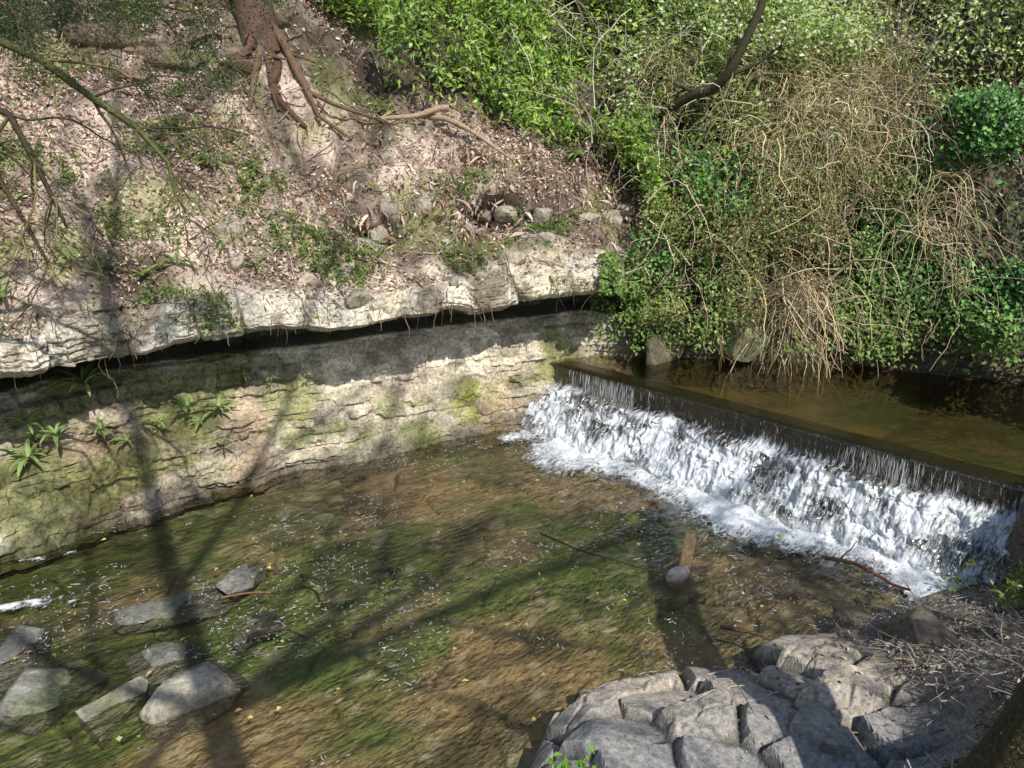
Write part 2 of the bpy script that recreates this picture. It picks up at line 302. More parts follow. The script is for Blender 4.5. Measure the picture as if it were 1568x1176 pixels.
n=26000;x=rng.uniform(-5.5,4.2,n);y=rng.uniform(4.0,10,n);k=rng.uniform(size=n)<ss(.12,.55,fbm(x*1.3,y*1.3,0,701,4)+.25*fbm(x*7,y*7,0,702,2)+.22*(x>0)*(y>5.5)+.1*(x<-2.5))*.55
x=x[k];y=y[k];n=len(x);a=math.radians(-45)+rng.normal(size=n)*.9;l=rng.gamma(1.5,.007,n)+.004;dv=np.stack([np.cos(a),np.sin(a),a*0],1)*l[:,None]
pp=np.stack([x,y,np.full(n,.016)],1)[:,None]+dv[:,None]*np.linspace(-1,1,5)[None,:,None]+rng.normal(size=(n,5,3))*[.004,.004,.002]
tubes('glint_foam_flecks',pp,rng.uniform(.001,.004,n)[:,None]*np.array([.1,.8,1,.8,.1]),M_foam,(.9,.9,.9),4)  # white flecks standing in for sky glints as well as foam on ripples
un=np.arange(-.9,WL+.75,.02);wpf=np.array([(-.4,.4),(-.38,.765),(0,.775),(.02,.76),(.04,.5),(.13,.45),(.2,.32),(.34,.26),(.42,.12),(.55,.02),(.7,-.3)])
cc=[3,8,3,14,6,8,6,8,6,10];r2=np.r_[0,np.cumsum(cc)];t2=np.arange(r2[-1]+1);pd=np.interp(t2,r2,wpf[:,0]);pz=np.interp(t2,r2,wpf[:,1])
U,Dg=np.meshgrid(un,pd);_,Zg=np.meshgrid(un,pz);_,Tg=np.meshgrid(un,t2)
lw=ss(r2[4]-2,r2[5],Tg)
Dg2=Dg+lw*(.09*fbm(U*2.2,Zg*2,0,131,4)+.03*fbm(U*9,Zg*9,0,133,3))+.012*fbm(U*4,Zg*4,0,134,3);Zg2=Zg+lw*.05*fbm(U*3.1,Dg*5,0,135,3)
weir=empty('weir');mk('weir_wall',wp(U,Dg2,Zg2),gridF(*U.shape),M_wet,np.tile((.05,.045,.035),(U.size,1)),parent=weir)
un=np.arange(-.5,WL+.35,.012);t3=np.linspace(r2[2]-1,r2[9]+4,130)
pd3=np.interp(t3,r2,wpf[:,0]);pz3=np.interp(t3,r2,wpf[:,1]);U,Dg=np.meshgrid(un,pd3);_,Zg=np.meshgrid(un,pz3);_,Tg=np.meshgrid(un,t3)
lw=ss(r2[4]-3,r2[5]+2,Tg)
bil=lambda x,y,s:1-2*np.abs(fbm(x,y,0,s,3))
Dg2=Dg+.03+.010*fbm(U*20,Zg*1.5,0,137,3)+lw*(.09*fbm(U*2.2,Zg*2,0,131,4)+.10*bil(U*3,Zg*4+Dg*3,139)+.035*bil(U*13,Zg*10,141)+.015*bil(U*30,Zg*28,142)+.05)
Zg2=Zg+.02+lw*(.07*fbm(U*3.1,Dg*5,0,135,3)+.06*bil(U*4,Dg*6,143)+.025*bil(U*17,Dg*15,144))
mfall=ss(r2[3]+5,r2[5]+3,Tg+7*fbm(U*1.6,0,0,145,3)+3*fbm(U*9,0,0,147,2))*(.50+.62*ss(-.35,.25,fbm(U*2.6,Zg*6,0,146,4)))
m,nt=nodes('waterfall');out=N(nt,'ShaderNodeOutputMaterial')
v=flowvec(nt,math.degrees(math.atan2(wu[1],wu[0])),5,1.0);v2=N(nt,'ShaderNodeVectorMath',operation='MULTIPLY');nt.links.new(v,v2.inputs[0]);v2.inputs[1].default_value=(1,1,.9)
n1=noise_(nt,7,5,.8,v2.outputs[0])
ca_=N(nt,'ShaderNodeAttribute',attribute_name='Col');sep=N(nt,'ShaderNodeSeparateColor');nt.links.new(ca_.outputs['Color'],sep.inputs[0])
mask=rng_(nt,math_(nt,'ADD',n1,math_(nt,'MULTIPLY',sep.outputs[0],.27)),.59,.80,0,1)
g=N(nt,'ShaderNodeBsdfGlossy');g.inputs['Roughness'].default_value=.15;t=N(nt,'ShaderNodeBsdfTransparent');t.inputs[0].default_value=(.8,.78,.7,1)
mx=N(nt,'ShaderNodeMixShader');mx.inputs[0].default_value=.08;nt.links.new(t.outputs[0],mx.inputs[1]);nt.links.new(g.outputs[0],mx.inputs[2])
df=N(nt,'ShaderNodeBsdfDiffuse');df.inputs[0].default_value=(.66,.69,.72,1)
m2=N(nt,'ShaderNodeMixShader');nt.links.new(mask,m2.inputs[0]);nt.links.new(mx.outputs[0],m2.inputs[1]);nt.links.new(df.outputs[0],m2.inputs[2]);nt.links.new(m2.outputs[0],out.inputs[0]);M_fall=m
mk('waterfall',wp(U,Dg2,Zg2),gridF(*U.shape),M_fall,np.stack([mfall,mfall,mfall],-1),True,parent=weir)
n=2600;us=rng.uniform(-.4,WL+.3,n);us=us[rng.uniform(size=n)<ss(-.25,.45,fbm(us*2.3,0,0,711,4))];n=len(us);t0=rng.uniform(r2[2],r2[4],n);ln=rng.gamma(3,2.5,n)+2;K=6
tq=t0[:,None]+ln[:,None]*np.linspace(0,1,K);uq=us[:,None]+rng.normal(size=(n,K)).cumsum(1)*.004
dq=np.interp(tq,r2,wpf[:,0])+.045;zq=np.interp(tq,r2,wpf[:,1])+.01
tubes('curtain_strands',wp(uq,dq,zq),rng.gamma(2,.0008,n)[:,None]*np.array([.1,.5,.9,1,.9,.3]),M_foam,(.9,.9,.9),3,parent=weir)
n=5000;us=rng.uniform(-.4,WL+.2,n);dq=.2+rng.gamma(2,.19,n);zq=np.clip(.42-.7*(dq-.15),.02,.5)+rng.gamma(1.5,.02,n)
leaves('spray',wp(us,dq,zq),rng.normal(size=(n,3))+[0,0,1],rng.uniform(.008,.03,n),rng.uniform(.006,.02,n),np.tile((.9,.9,.9),(n,1)),M_foam,parent=weir)
# pool
U,Dg=np.meshgrid(np.arange(-1.2,13,.05),np.r_[.03,-.02,-.06,np.arange(-.1,-11,-.06)]);W=wp(U,Dg,np.where(Dg>0,.785,.805)+.005*fbm(U*3,Dg*3,0,3,3))
mk('upper_pool_water',W,gridF(*U.shape),M_pool,np.tile((0,0,0),(U.size,1)),True)
U,Dg=np.meshgrid(np.arange(-1.2,13,.06),np.arange(-.36,-11,-.06));zz=.76-.35*ss(0,1.6,-Dg)+.05*fbm(U*2,Dg*2,0,151,4)
mk('pool_bed',wp(U,Dg,zz),gridF(*U.shape),M_bed,lerp(lerp((.24,.18,.08),(.11,.12,.05),ss(-.2,.3,fbm(U*1.5,Dg*1.5,0,153,4))),(.08,.075,.045),ss(.5,2.4,-Dg)*.8))
# ---------------- rocks
def ico(sub):
    b=bmesh.new();bmesh.ops.create_icosphere(b,subdivisions=sub,radius=1);b.verts.ensure_lookup_table()
    V=np.array([v.co[:] for v in b.verts]);F=np.array([[v.index for v in f.verts] for f in b.faces]);b.free();return V,F
IV,IF=ico(5);IV3,IF3=ico(3)
def rock_geo(IV_,loc,size,seed,c0,cuts=10,mossy=.6,rot=None):
    r_=np.random.default_rng(seed);V=IV_.copy();V=np.sign(V)*np.abs(V)**.6
    for k in range(cuts):
        n_=nrm(r_.normal(size=3)*[1,1,.55]);h=r_.uniform(.5,.95);q=V@n_;V=V-np.maximum(q-h,0)[:,None]*n_*.99
    V=V+nrm(V)*(.04*fbm(V[:,0]*2,V[:,1]*2,V[:,2]*2,seed,4)+.03*fbm(V[:,0]*6,V[:,1]*6,V[:,2]*6,seed+9,4))[:,None]
    V=V*np.array(size)*.56;a=r_.uniform(0,6.28) if rot is None else rot;tx=r_.normal()*.10
    R=np.array([[math.cos(a),-math.sin(a),0],[math.sin(a),math.cos(a),0],[0,0,1]])@np.array([[1,0,0],[0,math.cos(tx),-math.sin(tx)],[0,math.sin(tx),math.cos(tx)]])
    V=V@R.T+np.array(loc);c=np.tile(c0,(len(V),1))*(1+.45*fbm(V[:,0]*5,V[:,1]*5,V[:,2]*5,seed+3,4))[:,None]
    wet=(1-ss(.02,.10,V[:,2]+.03*vnoise(V[:,0]*9,V[:,1]*9,0,1)));c=lerp(c,c*.5,wet*(V[:,2]<.3))
    c=lerp(c,(.09,.12,.03),mossy*ss(.0,.35,fbm(V[:,0]*3,V[:,1]*3,V[:,2]*3,seed+5,4)))
    return V,np.clip(c,.01,1)
def rock(name,loc,size,seed,c0,**k):
    V,c=rock_geo(IV,loc,size,seed,c0,**k);return mk(name,V,IF,M_rock,c,False)
T=(.42,.38,.30);GR=(.28,.27,.24);DK=(.16,.13,.10)
for i,(nm,l,s,c0) in enumerate([('flat_boulder',(-3.6,4.85,-.07),(.8,.62,.36),GR),('flat_boulder',(-2.95,4.7,-.09),(.42,.5,.32),T),('flat_boulder',(-2.4,4.85,-.07),(.66,.64,.36),T),
  ('flat_stone',(-2.85,5.25,-.10),(.6,.45,.26),GR),('flat_stone',(-2.57,6.43,-.06),(.6,.38,.2),GR),('flat_stone',(-3.05,6.0,-.07),(.9,.45,.2),GR),('flat_stone',(-2.2,5.75,-.12),(.5,.35,.24),GR),('flat_stone',(-4.1,5.4,-.08),(.9,.5,.24),GR),
  ('boulder',(3.0,4.85,.38),(.62,.42,.4),DK),('boulder',(2.95,4.05,.75),(.26,.22,.2),GR),('flat_stone',(2.45,4.7,.2),(.7,.4,.2),DK),('flat_stone',(1.9,3.9,.38),(.55,.4,.24),GR),
  ('boulder',(3.4,10.9,1.15),(.85,.6,.55),(.22,.22,.12)),('boulder',(2.2,11.0,.95),(.6,.4,.5),(.12,.11,.07)),
  ('flat_stone',(2.9,5.55,.02),(.5,.35,.2),DK),('flat_stone',(-5.0,7.0,.0),(.7,.5,.3),DK)]):
    rock(nm,l,s,200+i,c0,mossy=.3 if nm=='flat_stone' else .5)
def merged(name,items,mat,sm=False,**k):
    Vs=[];Cs=[];Fs=[];o=0
    for it in items:
        V,c=rock_geo(IV3,*it,**k);Vs.append(V);Cs.append(c);Fs.append(IF3+o);o+=len(V)
    mk(name,np.concatenate(Vs),np.concatenate(Fs),mat,np.concatenate(Cs),sm)
P,Q=sample(60,9,14,lambda P:(P[:,0]<2)*(P[:,0]>-6)*np.exp(-((P[:,2]-2.5)/.6)**2)*(.2+(P[:,0]>-2.2)))
sz=rng.uniform(.1,.42,70);merged('bank_stones',[(P[i]-Q[i]*.15*sz[i],sz[i]*np.array([1,.7,.6]),500+i,(.36,.31,.245)) for i in range(len(P))],M_rock,mossy=.3)
P,Q=sample(22,12,15,lambda P:np.exp(-((P[:,0]+4.3)/.8)**2-((P[:,2]-5.4)/.5)**2))
merged('upper_rock_outcrop',[(P[i]-Q[i]*.05,rng.uniform(.35,.8)*np.array([1.2,.9,.4]),800+i,(.16,.115,.08)) for i in range(len(P))],M_rock,rot=.4)
# ---------------- vegetation
def up(n,k=1.):return rng.normal(size=(n,3))*.6+np.array([.25,-.6,.8])*k
def bnd(P):return np.interp(P[:,0],[-9,-5,-3.1,-1.75,1.2,1.9,2.4],[7,6.6,5.9,4.3,3.75,2.8,1.0])
def clump(P,f,th,s):return ss(th,th+.15,fbm(P[:,0]*f,P[:,1]*f,P[:,2]*f,s,3))
P,Q=sample(36000,10,15,lambda P:(P[:,2]<bnd(P)+.3)*(.10+1.2*clump(P,.9,.0,301)+1.1*np.exp(-((P[:,0]+.0)/1.7)**2-((P[:,2]-3.5)/.7)**2)+.6*(P[:,0]<-3.5)*(P[:,2]>3)))
n=len(P);leaves('leaf_litter',P+Q*rng.uniform(.0,.06,n)[:,None],Q+.6*rng.normal(size=(n,3)),rng.uniform(.03,.085,n),rng.uniform(.015,.045,n),pal(n,[(.58,.44,.37),(.38,.26,.19),(.64,.54,.48),(.24,.15,.10),(.50,.36,.28)]),M_dry)
n=1100;P,Q=sample(n,10,15,lambda P:(P[:,2]<bnd(P)+.2));dv=nrm(np.cross(Q,rng.normal(size=(n,3))))*rng.uniform(.08,.35,n)[:,None]
k=np.linspace(-1,1,5)[None,:,None];tubes('fallen_twigs',P[:,None]+dv[:,None]*k+Q[:,None]*.03+rng.normal(size=(n,5,3))*.012,rng.uniform(.003,.009,n)[:,None]*np.ones(5),M_twig,pal(n,[(.3,.22,.15),(.4,.33,.25),(.15,.1,.07)]),3)
P,Q=sample(15000,9,15,lambda P:(P[:,0]<2)*(P[:,2]<bnd(P))*(.04+clump(P,1.6,.14,311)));n=len(P)
leaves('ground_weeds',P+Q*rng.uniform(.02,.14,n)[:,None],up(n),rng.uniform(.03,.11,n),rng.uniform(.012,.035,n),pal(n,[(.16,.24,.05),(.27,.32,.09),(.10,.16,.04)]),M_leaf)
fB=lambda P:(P[:,0]>-3.5)*(P[:,0]<3.2)*ss(-.15,.3,P[:,2]-bnd(P))
P,Q=sample(36000,11,16,lambda P:fB(P)*(P[:,2]<7.5)*(.10+clump(P,1.2,-.16,321)));n=len(P)
hb=.3+1.3*np.clip(fbm(P[:,0]*1.2,P[:,1]*1.2,P[:,2]*1.2,323,3)+.35,0,1);h=rng.uniform(.1,1,n)**.6*hb
leaves('laurel_shrubs',P+h[:,None]*np.array([.05,-.45,.8])+rng.normal(size=(n,3))*.05,up(n),rng.uniform(.07,.18,n),rng.uniform(.03,.065,n),pal(n,[(.32,.48,.07),(.21,.36,.055),(.46,.57,.16),(.09,.16,.03)]),M_leaf,droop=.3)
P,Q=sample(88000,11,16,lambda P:ss(1.3,2.4,P[:,0])*ss(3.3,4.4,P[:,2]+.9*vnoise(P[:,0]*.8,0,0,7))*(P[:,2]<8.0)*(.05+clump(P,.8,-.12,331))*(1-.95*np.exp(-((P[:,0]-7)/1.2)**2-((P[:,2]-4.2)/.5)**2)));n=len(P)
h=rng.uniform(.1,1,n)**.7*(.5+1.8*np.clip(fbm(P[:,0]*.8,P[:,1]*.8,0,333,3)+.35,0,1))
leaves('hazel_scrub',P+h[:,None]*np.array([.0,-.6,.7])+rng.normal(size=(n,3))*.08,up(n),rng.uniform(.04,.10,n),rng.uniform(.028,.065,n),pal(n,[(.38,.52,.11),(.54,.62,.28),(.20,.32,.06),(.66,.70,.45)]),M_leaf)
P,Q=sample(56000,2,14,lambda P:(P[:,2]<4.3)*(P[:,2]>.85)*(ss(4.7,5.7,P[:,0]+.5*vnoise(P[:,2]*1.3,0,0,3))*(.07+clump(P,1.1,-.06,341))+.13*(P[:,0]>1.7)*clump(P,1.4,.1,345)));n=len(P)
h=rng.uniform(.1,1,n)**.5*(.4+1.5*np.clip(fbm(P[:,0]*1.0,P[:,1]*1.0,P[:,2]*.8,343,3)+.25,0,1))
lowy=1-ss(1.2,2.0,P[:,2]+.4*vnoise(P[:,0]*1.5,0,0,8))
leaves('ivy',P+h[:,None]*np.array([-.1,-.85,.35])+rng.normal(size=(n,3))*.04,up(n)+[0,-.5,0],rng.uniform(.04,.09,n),rng.uniform(.035,.075,n),lerp(pal(n,[(.07,.18,.045),(.12,.27,.065),(.20,.38,.09),(.04,.09,.03)]),pal(n,[(.32,.38,.11),(.18,.25,.06)]),lowy*.65),M_ivy)
P,Q=sample(4200,4,11,lambda P:(P[:,0]>1.25)*(P[:,0]<3.3)*(P[:,2]>.95)*(P[:,2]<2.4)*(.15+clump(P,2,-.05,351)));n=len(P)
leaves('hanging_ivy',P+rng.uniform(.05,.5,n)[:,None]*np.array([-.2,-.9,.1]),up(n)+[0,-.5,0],rng.uniform(.04,.08,n),rng.uniform(.03,.06,n),pal(n,[(.09,.16,.04),(.16,.27,.05),(.22,.3,.08)]),M_ivy)
P,Q=sample(24000,3,14,lambda P:(P[:,0]>1.8)*(P[:,0]<6)*(P[:,2]>1)*(P[:,2]<4.8)*(.06+clump(P,1.2,.04,361)));n=len(P)
leaves('bramble_leaves',P+rng.uniform(.1,1,n)[:,None]*np.array([0,-.75,.6]),up(n),rng.uniform(.03,.07,n),rng.uniform(.02,.045,n),pal(n,[(.22,.34,.08),(.38,.46,.14),(.16,.25,.05),(.48,.38,.24),(.28,.18,.1)]),M_leaf)
def arcs(P,dir0,ln,K=9,grav=1.,wob=.15):
    n=len(P);d=nrm(dir0);out=[P];st=ln/(K-1)
    for k in range(K-1):
        d=nrm(d+rng.normal(size=(n,3))*wob+np.array([0,0,-grav*.25]));out.append(out[-1]+d*st[:,None])
    return np.stack(out,1)
n=3600;P,Q=sample(n,4,14,lambda P:(P[:,0]>1.9)*(P[:,0]<6.0)*(P[:,2]>1.2)*(P[:,2]<4.8)*(.06+clump(P,.8,-.08,371))*(.4+np.exp(-((P[:,0]-3.7)/1.2)**2)))
P=P+rng.uniform(.1,1.0,n)[:,None]*np.array([0,-.7,.6]);pp=arcs(P,rng.normal(size=(n,3))*.8+[0,-.5,.35],rng.uniform(.4,1.7,n),10,1.0,.3)
tubes('dry_bramble_vines',pp,(.002+rng.gamma(2,.002,n))[:,None]*np.linspace(1,.4,10),M_twig,pal(n,[(.52,.41,.26),(.64,.54,.37),(.24,.17,.10),(.45,.42,.2)]),3)
n=2400;P,Q=sample(n,11,16,lambda P:((P[:,0]>1.0)*(P[:,2]>3.0)+.25*fB(P))*(P[:,2]<8));P=P+rng.uniform(0,.7,n)[:,None]*np.array([0,-.6,.7]);pp=arcs(P,rng.normal(size=(n,3))*.6+[0,-.5,1.0],rng.uniform(.5,1.9,n),9,.25,.2)
tubes('scrub_stems',pp,(.002+rng.gamma(2,.0022,n))[:,None]*np.linspace(1,.35,9),M_twig,pal(n,[(.5,.43,.32),(.64,.58,.46),(.26,.2,.13),(.36,.36,.18)]),3)
n=420;P,Q=sample(n,9,12,lambda P:(P[:,0]<1.6)*(P[:,0]>-5)*(.08+clump(P,1.3,.1,381)));pp=arcs(P,rng.normal(size=(n,3))*.4+[.4,-.7,.1],rng.uniform(.12,.4,n),7,1.6,.25)
tubes('dangling_roots',pp,rng.uniform(.002,.008,n)[:,None]*np.linspace(1,.4,7),M_twig,pal(n,[(.2,.14,.09),(.32,.25,.17),(.1,.07,.05)]),3)
def strips(name,P,dir0,ln,wd,col,mat,K=6,grav=1.5,wob=.15):
    pp=arcs(P,dir0,ln,K,grav,wob);T_=nrm(np.gradient(pp,axis=1));s=nrm(np.cross(T_,rng.normal(size=(len(P),1,3))));w_=wd[:,None]*np.sin(np.linspace(.4,3.05,K))
    V=np.stack([pp-s*w_[...,None],pp+s*w_[...,None]],2);i=np.arange(len(P)*K*2).reshape(len(P),K,2)
    F=np.stack([i[:,:-1,0],i[:,:-1,1],i[:,1:,1],i[:,1:,0]],-1).reshape(-1,4);mk(name,V,F,mat,np.repeat(col,K*2,axis=0),True)
n=1300;P,Q=sample(n,10,14,lambda P:np.exp(-((P[:,0]+.1)/1.5)**2)*(P[:,2]>2.4)*(P[:,2]<4.2)*(.1+clump(P,1.8,-.05,395)));strips('dead_fern_fronds',P,rng.normal(size=(n,3))*1.0+[.0,-.5,.2],rng.uniform(.08,.34,n),rng.uniform(.008,.028,n),pal(n,[(.52,.38,.30),(.62,.50,.42),(.28,.17,.11)]),M_dry,wob=.3)
def fern(loc,nf,ln,col,up_=.7):
    V=[];F=[];C=[];k0=0;K=7
    for i in range(nf):
        a=rng.uniform(0,6.28);d=np.array([math.cos(a),math.sin(a)-.25,up_*rng.uniform(.6,1.6)]);d/=np.linalg.norm(d);p=np.array(loc,float);l=ln*rng.uniform(.6,1.15);w=l*.075
        s=nrm(np.cross(d,[0,0,1]));cc_=np.array(col)*(1+.25*rng.normal())
        for k in range(K):
            ww=w*[.25,.8,1,1,.85,.55,.05][k];nn=np.cross(s,d)
            V+=[p-s*ww+nn*ww*.3,p,p+s*ww+nn*ww*.3];C+=[cc_]*3
            d=d+np.array([0,0,-.22]);d/=np.linalg.norm(d);p=p+d*l/(K-1)
        for k in range(K-1):
            b=k0+k*3;F+=[[b,b+1,b+4,b+3],[b+1,b+2,b+5,b+4]]
        k0+=K*3
    mk('harts_tongue_fern',V,F,M_leaf,np.clip(C,.01,1),True)
def wallpt(x,z,ra,rb):
    q=G[rs[ra]:rs[rb]];i=np.argmin((q[...,0]-x)**2+(q[...,2]-z)**2*4);return q.reshape(-1,3)[i]
for (x,z,nf,ln,up_) in [(-4.75,1.35,18,.38,1.3),(-4.9,.95,14,.3,1),(-4.55,.9,12,.22,1),(-3.85,.92,20,.28,1.3),(-3.55,.88,16,.26,1.2),(-3.7,.78,12,.22,.9),(-3.3,1.2,10,.14,.9),(-4.3,.75,12,.2,.9),(-5.05,.8,14,.3,1),(-3.4,.6,8,.16,.8),(-2.6,1.15,8,.10,.8),(-3,1.15,8,.12,.8),(-4.1,.85,12,.18,1),(-5.1,1.1,14,.28,1)]:
    p=wallpt(x,z,2,6);fern(p+np.array([.08,-.16,.02]),nf,ln,(.32,.44,.15),up_)
for (x,z,nf,ln) in [(-4.3,2.6,14,.28),(-3.95,2.5,14,.3),(-3.7,2.6,12,.26),(-4.6,2.75,12,.22),(-3.3,2.75,10,.25),(-2.9,2.55,10,.2),(-1.9,2.5,10,.2),(-4.9,2.5,12,.25),(-1.8,4.6,14,.35),(.9,4.0,18,.5),(1.3,3.9,18,.5),(1.1,3.6,14,.45),(.6,3.9,14,.4),(-3.7,3.6,14,.3),(-3.2,3.5,10,.25),(-5.2,3.3,10,.22)]:
    p=wallpt(x,z,9,14);fern(p+np.array([0,-.05,.03]),nf,ln,(.25,.34,.11),.9)
# ---------------- trees
KB=8
def grow(p,d,ln,r,lev,out,up_=.15,nch=5,wob=.12):
    p=np.array(p,float);d=np.array(d,float);d/=np.linalg.norm(d);pts=[p.copy()];ds=[d.copy()]
    for k in range(KB-1):
        d=d+rng.normal(size=3)*wob+np.array([0,0,up_*.3]);d/=np.linalg.norm(d);p=p+d*ln/(KB-1);pts.append(p.copy());ds.append(d.copy())
    rr=np.linspace(r,r*.45,KB);out.append((np.array(pts),rr))
    if lev<=0:return
    for i in range(nch):
        k=rng.integers(2,KB);a=nrm(np.cross(ds[k],rng.normal(size=3)));ang=rng.uniform(.5,1.1)
        grow(pts[k],ds[k]*math.cos(ang)+a*math.sin(ang),ln*rng.uniform(.42,.68),rr[k]*.6,lev-1,out,up_,nch,wob*1.2)
def tree(name,base,d,ln,r,lev,nch,bark,up_=.15,leafn=0,leafcol=None,lsz=.07,wob=.07,spread=.25,sides=6):
    out=[];grow(base,d,ln,r,lev,out,up_,nch,wob)
    P=np.array([o[0] for o in out]);R=np.array([o[1] for o in out]);par=empty(name)
    tubes('trunk_and_branches',P,R,M_wood,pal(len(P),[bark],.12),sides,True,par)
    if leafn:
        sm=P[R[:,0]<r*.3].reshape(-1,3);c=sm[rng.integers(0,len(sm),leafn)]+rng.normal(size=(leafn,3))*spread
        leaves('foliage',c,rng.normal(size=(leafn,3)),rng.uniform(.6,1.2,leafn)*lsz,rng.uniform(.4,.8,leafn)*lsz,pal(leafn,leafcol),M_leaf,par)
GL=[(.1,.17,.04),(.14,.22,.05)]
rng=np.random.default_rng(77)
tree('shade_tree',(1.53,-2.2,2.2),(-.02,.02,1),13,.16,3,6,(.12,.09,.06),.12,700,GL,.12,.03)
tree('shade_tree',(-.3,-4.5,2.2),(0,0,1),16,.10,3,5,(.12,.09,.06),.15,500,GL,.12,.03)
tree('shade_tree',(-4.6,-4.5,2.2),(0,0,1),15,.10,3,5,(.12,.09,.06),.15,1200,GL,.12,.03)
tree('shade_tree',(8.3,-1.9,2.2),(-.15,.0,1),4.2,.16,3,6,(.12,.09,.06),.05,9000,GL,.13,.06,spread=.3)
par=empty('overhanging_tree');out=[]
def limb(pts,r0,r1,nb,ln,lev,out,up_=-.1):
    pts=np.array(pts,float);s=np.linspace(0,len(pts)-1,KB);q=np.stack([np.interp(s,np.arange(len(pts)),pts[:,i]) for i in range(3)],1);rr=np.linspace(r0,r1,KB);out.append((q,rr))
    for i in range(nb):
        k=rng.integers(1,KB);d=nrm(q[min(k,KB-2)+1]-q[min(k,KB-2)]);a=nrm(np.cross(d,rng.normal(size=3)));grow(q[k],d*.6+a*.8,ln*rng.uniform(.5,1.1),rr[k]*.45,lev,out,up_,3,.2)
limb([(-5.6,4.2,1.5),(-5.7,4.2,3.2),(-5.8,4.3,5),(-5.6,4.4,7)],.16,.09,3,1.5,2,out)
limb([(-5.7,4.2,4.2),(-4.4,5.0,4.85),(-3.3,5.5,4.66),(-2.9,5.4,4.3),(-2.5,5.3,4.1),(-2.25,5.25,3.85),(-2.2,5.2,3.6)],.04,.010,16,.75,2,out)
limb([(-5.7,4.2,3.6),(-4.2,4.9,4.4),(-3.3,5.3,4.25),(-3.06,5.2,3.75),(-2.95,5.2,3.4)],.04,.010,15,.75,2,out)
limb([(-5.7,4.2,3.9),(-4.0,4.8,4.2),(-3.3,5.1,3.8),(-3.0,5.0,3.2)],.035,.01,14,.7,2,out)
limb([(-5.7,4.2,4.6),(-4.2,5.4,5.1),(-3.0,5.8,4.9),(-2.2,5.9,4.8)],.03,.01,14,.7,2,out)
P=np.array([o[0] for o in out]);R=np.maximum(np.array([o[1] for o in out]),.0022)
tubes('limbs',P,R,M_wood,pal(len(P),[(.07,.055,.035),(.17,.16,.06)],.2),6,True,par)
sm=P[R[:,0]<.015].reshape(-1,3);sm=sm[(sm[:,2]>4.2)];n=20000;c=sm[rng.integers(0,len(sm),n)]+rng.normal(size=(n,3))*.06
leaves('needles',c,rng.normal(size=(n,3)),rng.uniform(.02,.05,n),rng.uniform(.004,.010,n),pal(n,[(.05,.09,.035),(.09,.14,.05)]),M_leaf,par)
par=empty('leaning_tree');out=[];limb([(2.9,12.0,4.6),(3.05,11.8,4.75),(3.2,11.7,5.1),(3.45,11.7,5.7),(3.7,11.8,7)],.08,.05,3,1.4,2,out,.1)
limb([(2.9,12.0,4.6),(2.7,12.1,4.55),(2.3,12.5,4.3)],.09,.06,1,.6,1,out)
P=np.array([o[0] for o in out]);R=np.array([o[1] for o in out]);tubes('stem',P,R,M_wood,(.05,.045,.025),7,True,par)
par=empty('bank_tree');out=[]
b,_=near_idx((-3.6,11.9,5.2));b=b+np.array([0,.05,.1])
limb([b-[0,0,.3],b+[-.1,.0,.5],b+[-.25,.1,1.3],b+[-.3,.2,4]],.30,.22,0,1,0,out)
for (dx,dz,l) in [(.9,-1.1,.07),(1.3,-.9,.055),(.3,-1.1,.06),(-.5,-.8,.06),(1.7,-.7,.045),(.6,-.7,.05),(.1,-.8,.04),(1.1,-.5,.04)]:
    pts=[b+[0,-.1,.3]]
    for k in range(1,7):
        q,_=near_idx(b+np.array([dx*k/6+.10*rng.normal(),-.1*k+dz*.6*k/6,dz*k/6+.05*rng.normal()]));pts.append(q+[0,-.03,.015])
    limb(pts,l*1.3,l*.35,4,.4,0,out)
P=np.array([o[0] for o in out]);R=np.array([o[1] for o in out]);tubes('trunk_and_roots',P,R,M_wood,pal(len(P),[(.14,.085,.06)],.15),9,True,par)
P,Q=sample(15000,12,16,lambda P:(P[:,0]<-4.9)*(P[:,2]>5.0)*(P[:,2]<8)*(.1+clump(P,1.2,0,391)));n=len(P)
leaves('yew_shrub',P+rng.uniform(.05,.9,n)[:,None]*np.array([.1,-.6,.6]),up(n),rng.uniform(.04,.09,n),rng.uniform(.01,.02,n),pal(n,[(.04,.08,.03),(.08,.13,.04)]),M_leaf)
a,_=near_idx((-1.75,11.8,4.05));b2,_=near_idx((-1.0,12.0,4.35))
out=[];limb([a+[-.1,-.1,.08],(a+b2)/2+[.02,-.15,.10],b2+[-.05,-.2,.2],b2+[.1,-.2,.2]],.03,.055,2,.4,0,out);limb([b2+[-.3,-.1,.1],b2+[.1,-.25,.05],b2+[.4,-.3,-.1],b2+[1.0,-.4,-.5]],.05,.02,4,.5,1,out)
tubes('fallen_log',np.array([o[0] for o in out]),np.array([o[1] for o in out]),M_wood,(.34,.25,.17),8)
gz=float(near_h(np.array([2.5]),np.array([2.75]))[0][0])
K=60;tz=np.linspace(-.3,4,K);ax=np.stack([2.40+.30*tz+.03*tz**2,2.72+.12*tz,gz+tz],1);ang=np.linspace(0,2*np.pi,49)[:-1]
rad=(.20+.12*np.exp(-np.clip(tz+.3,0,9)*3))[:,None]*(1+.12*fbm(np.cos(ang)[None]*2,np.sin(ang)[None]*2,tz[:,None]*1.2,401,4)+.05*fbm(np.cos(ang)[None]*7,np.sin(ang)[None]*7,tz[:,None]*6,403,3))
V=np.stack([ax[:,0:1]+rad*np.cos(ang),ax[:,1:2]+rad*np.sin(ang),np.broadcast_to(ax[:,2:3],rad.shape)],-1)
i=np.arange(K*48).reshape(K,48);j=np.roll(i,-1,1);F=np.stack([i[:-1],j[:-1],j[1:],i[1:]],-1).reshape(-1,4)
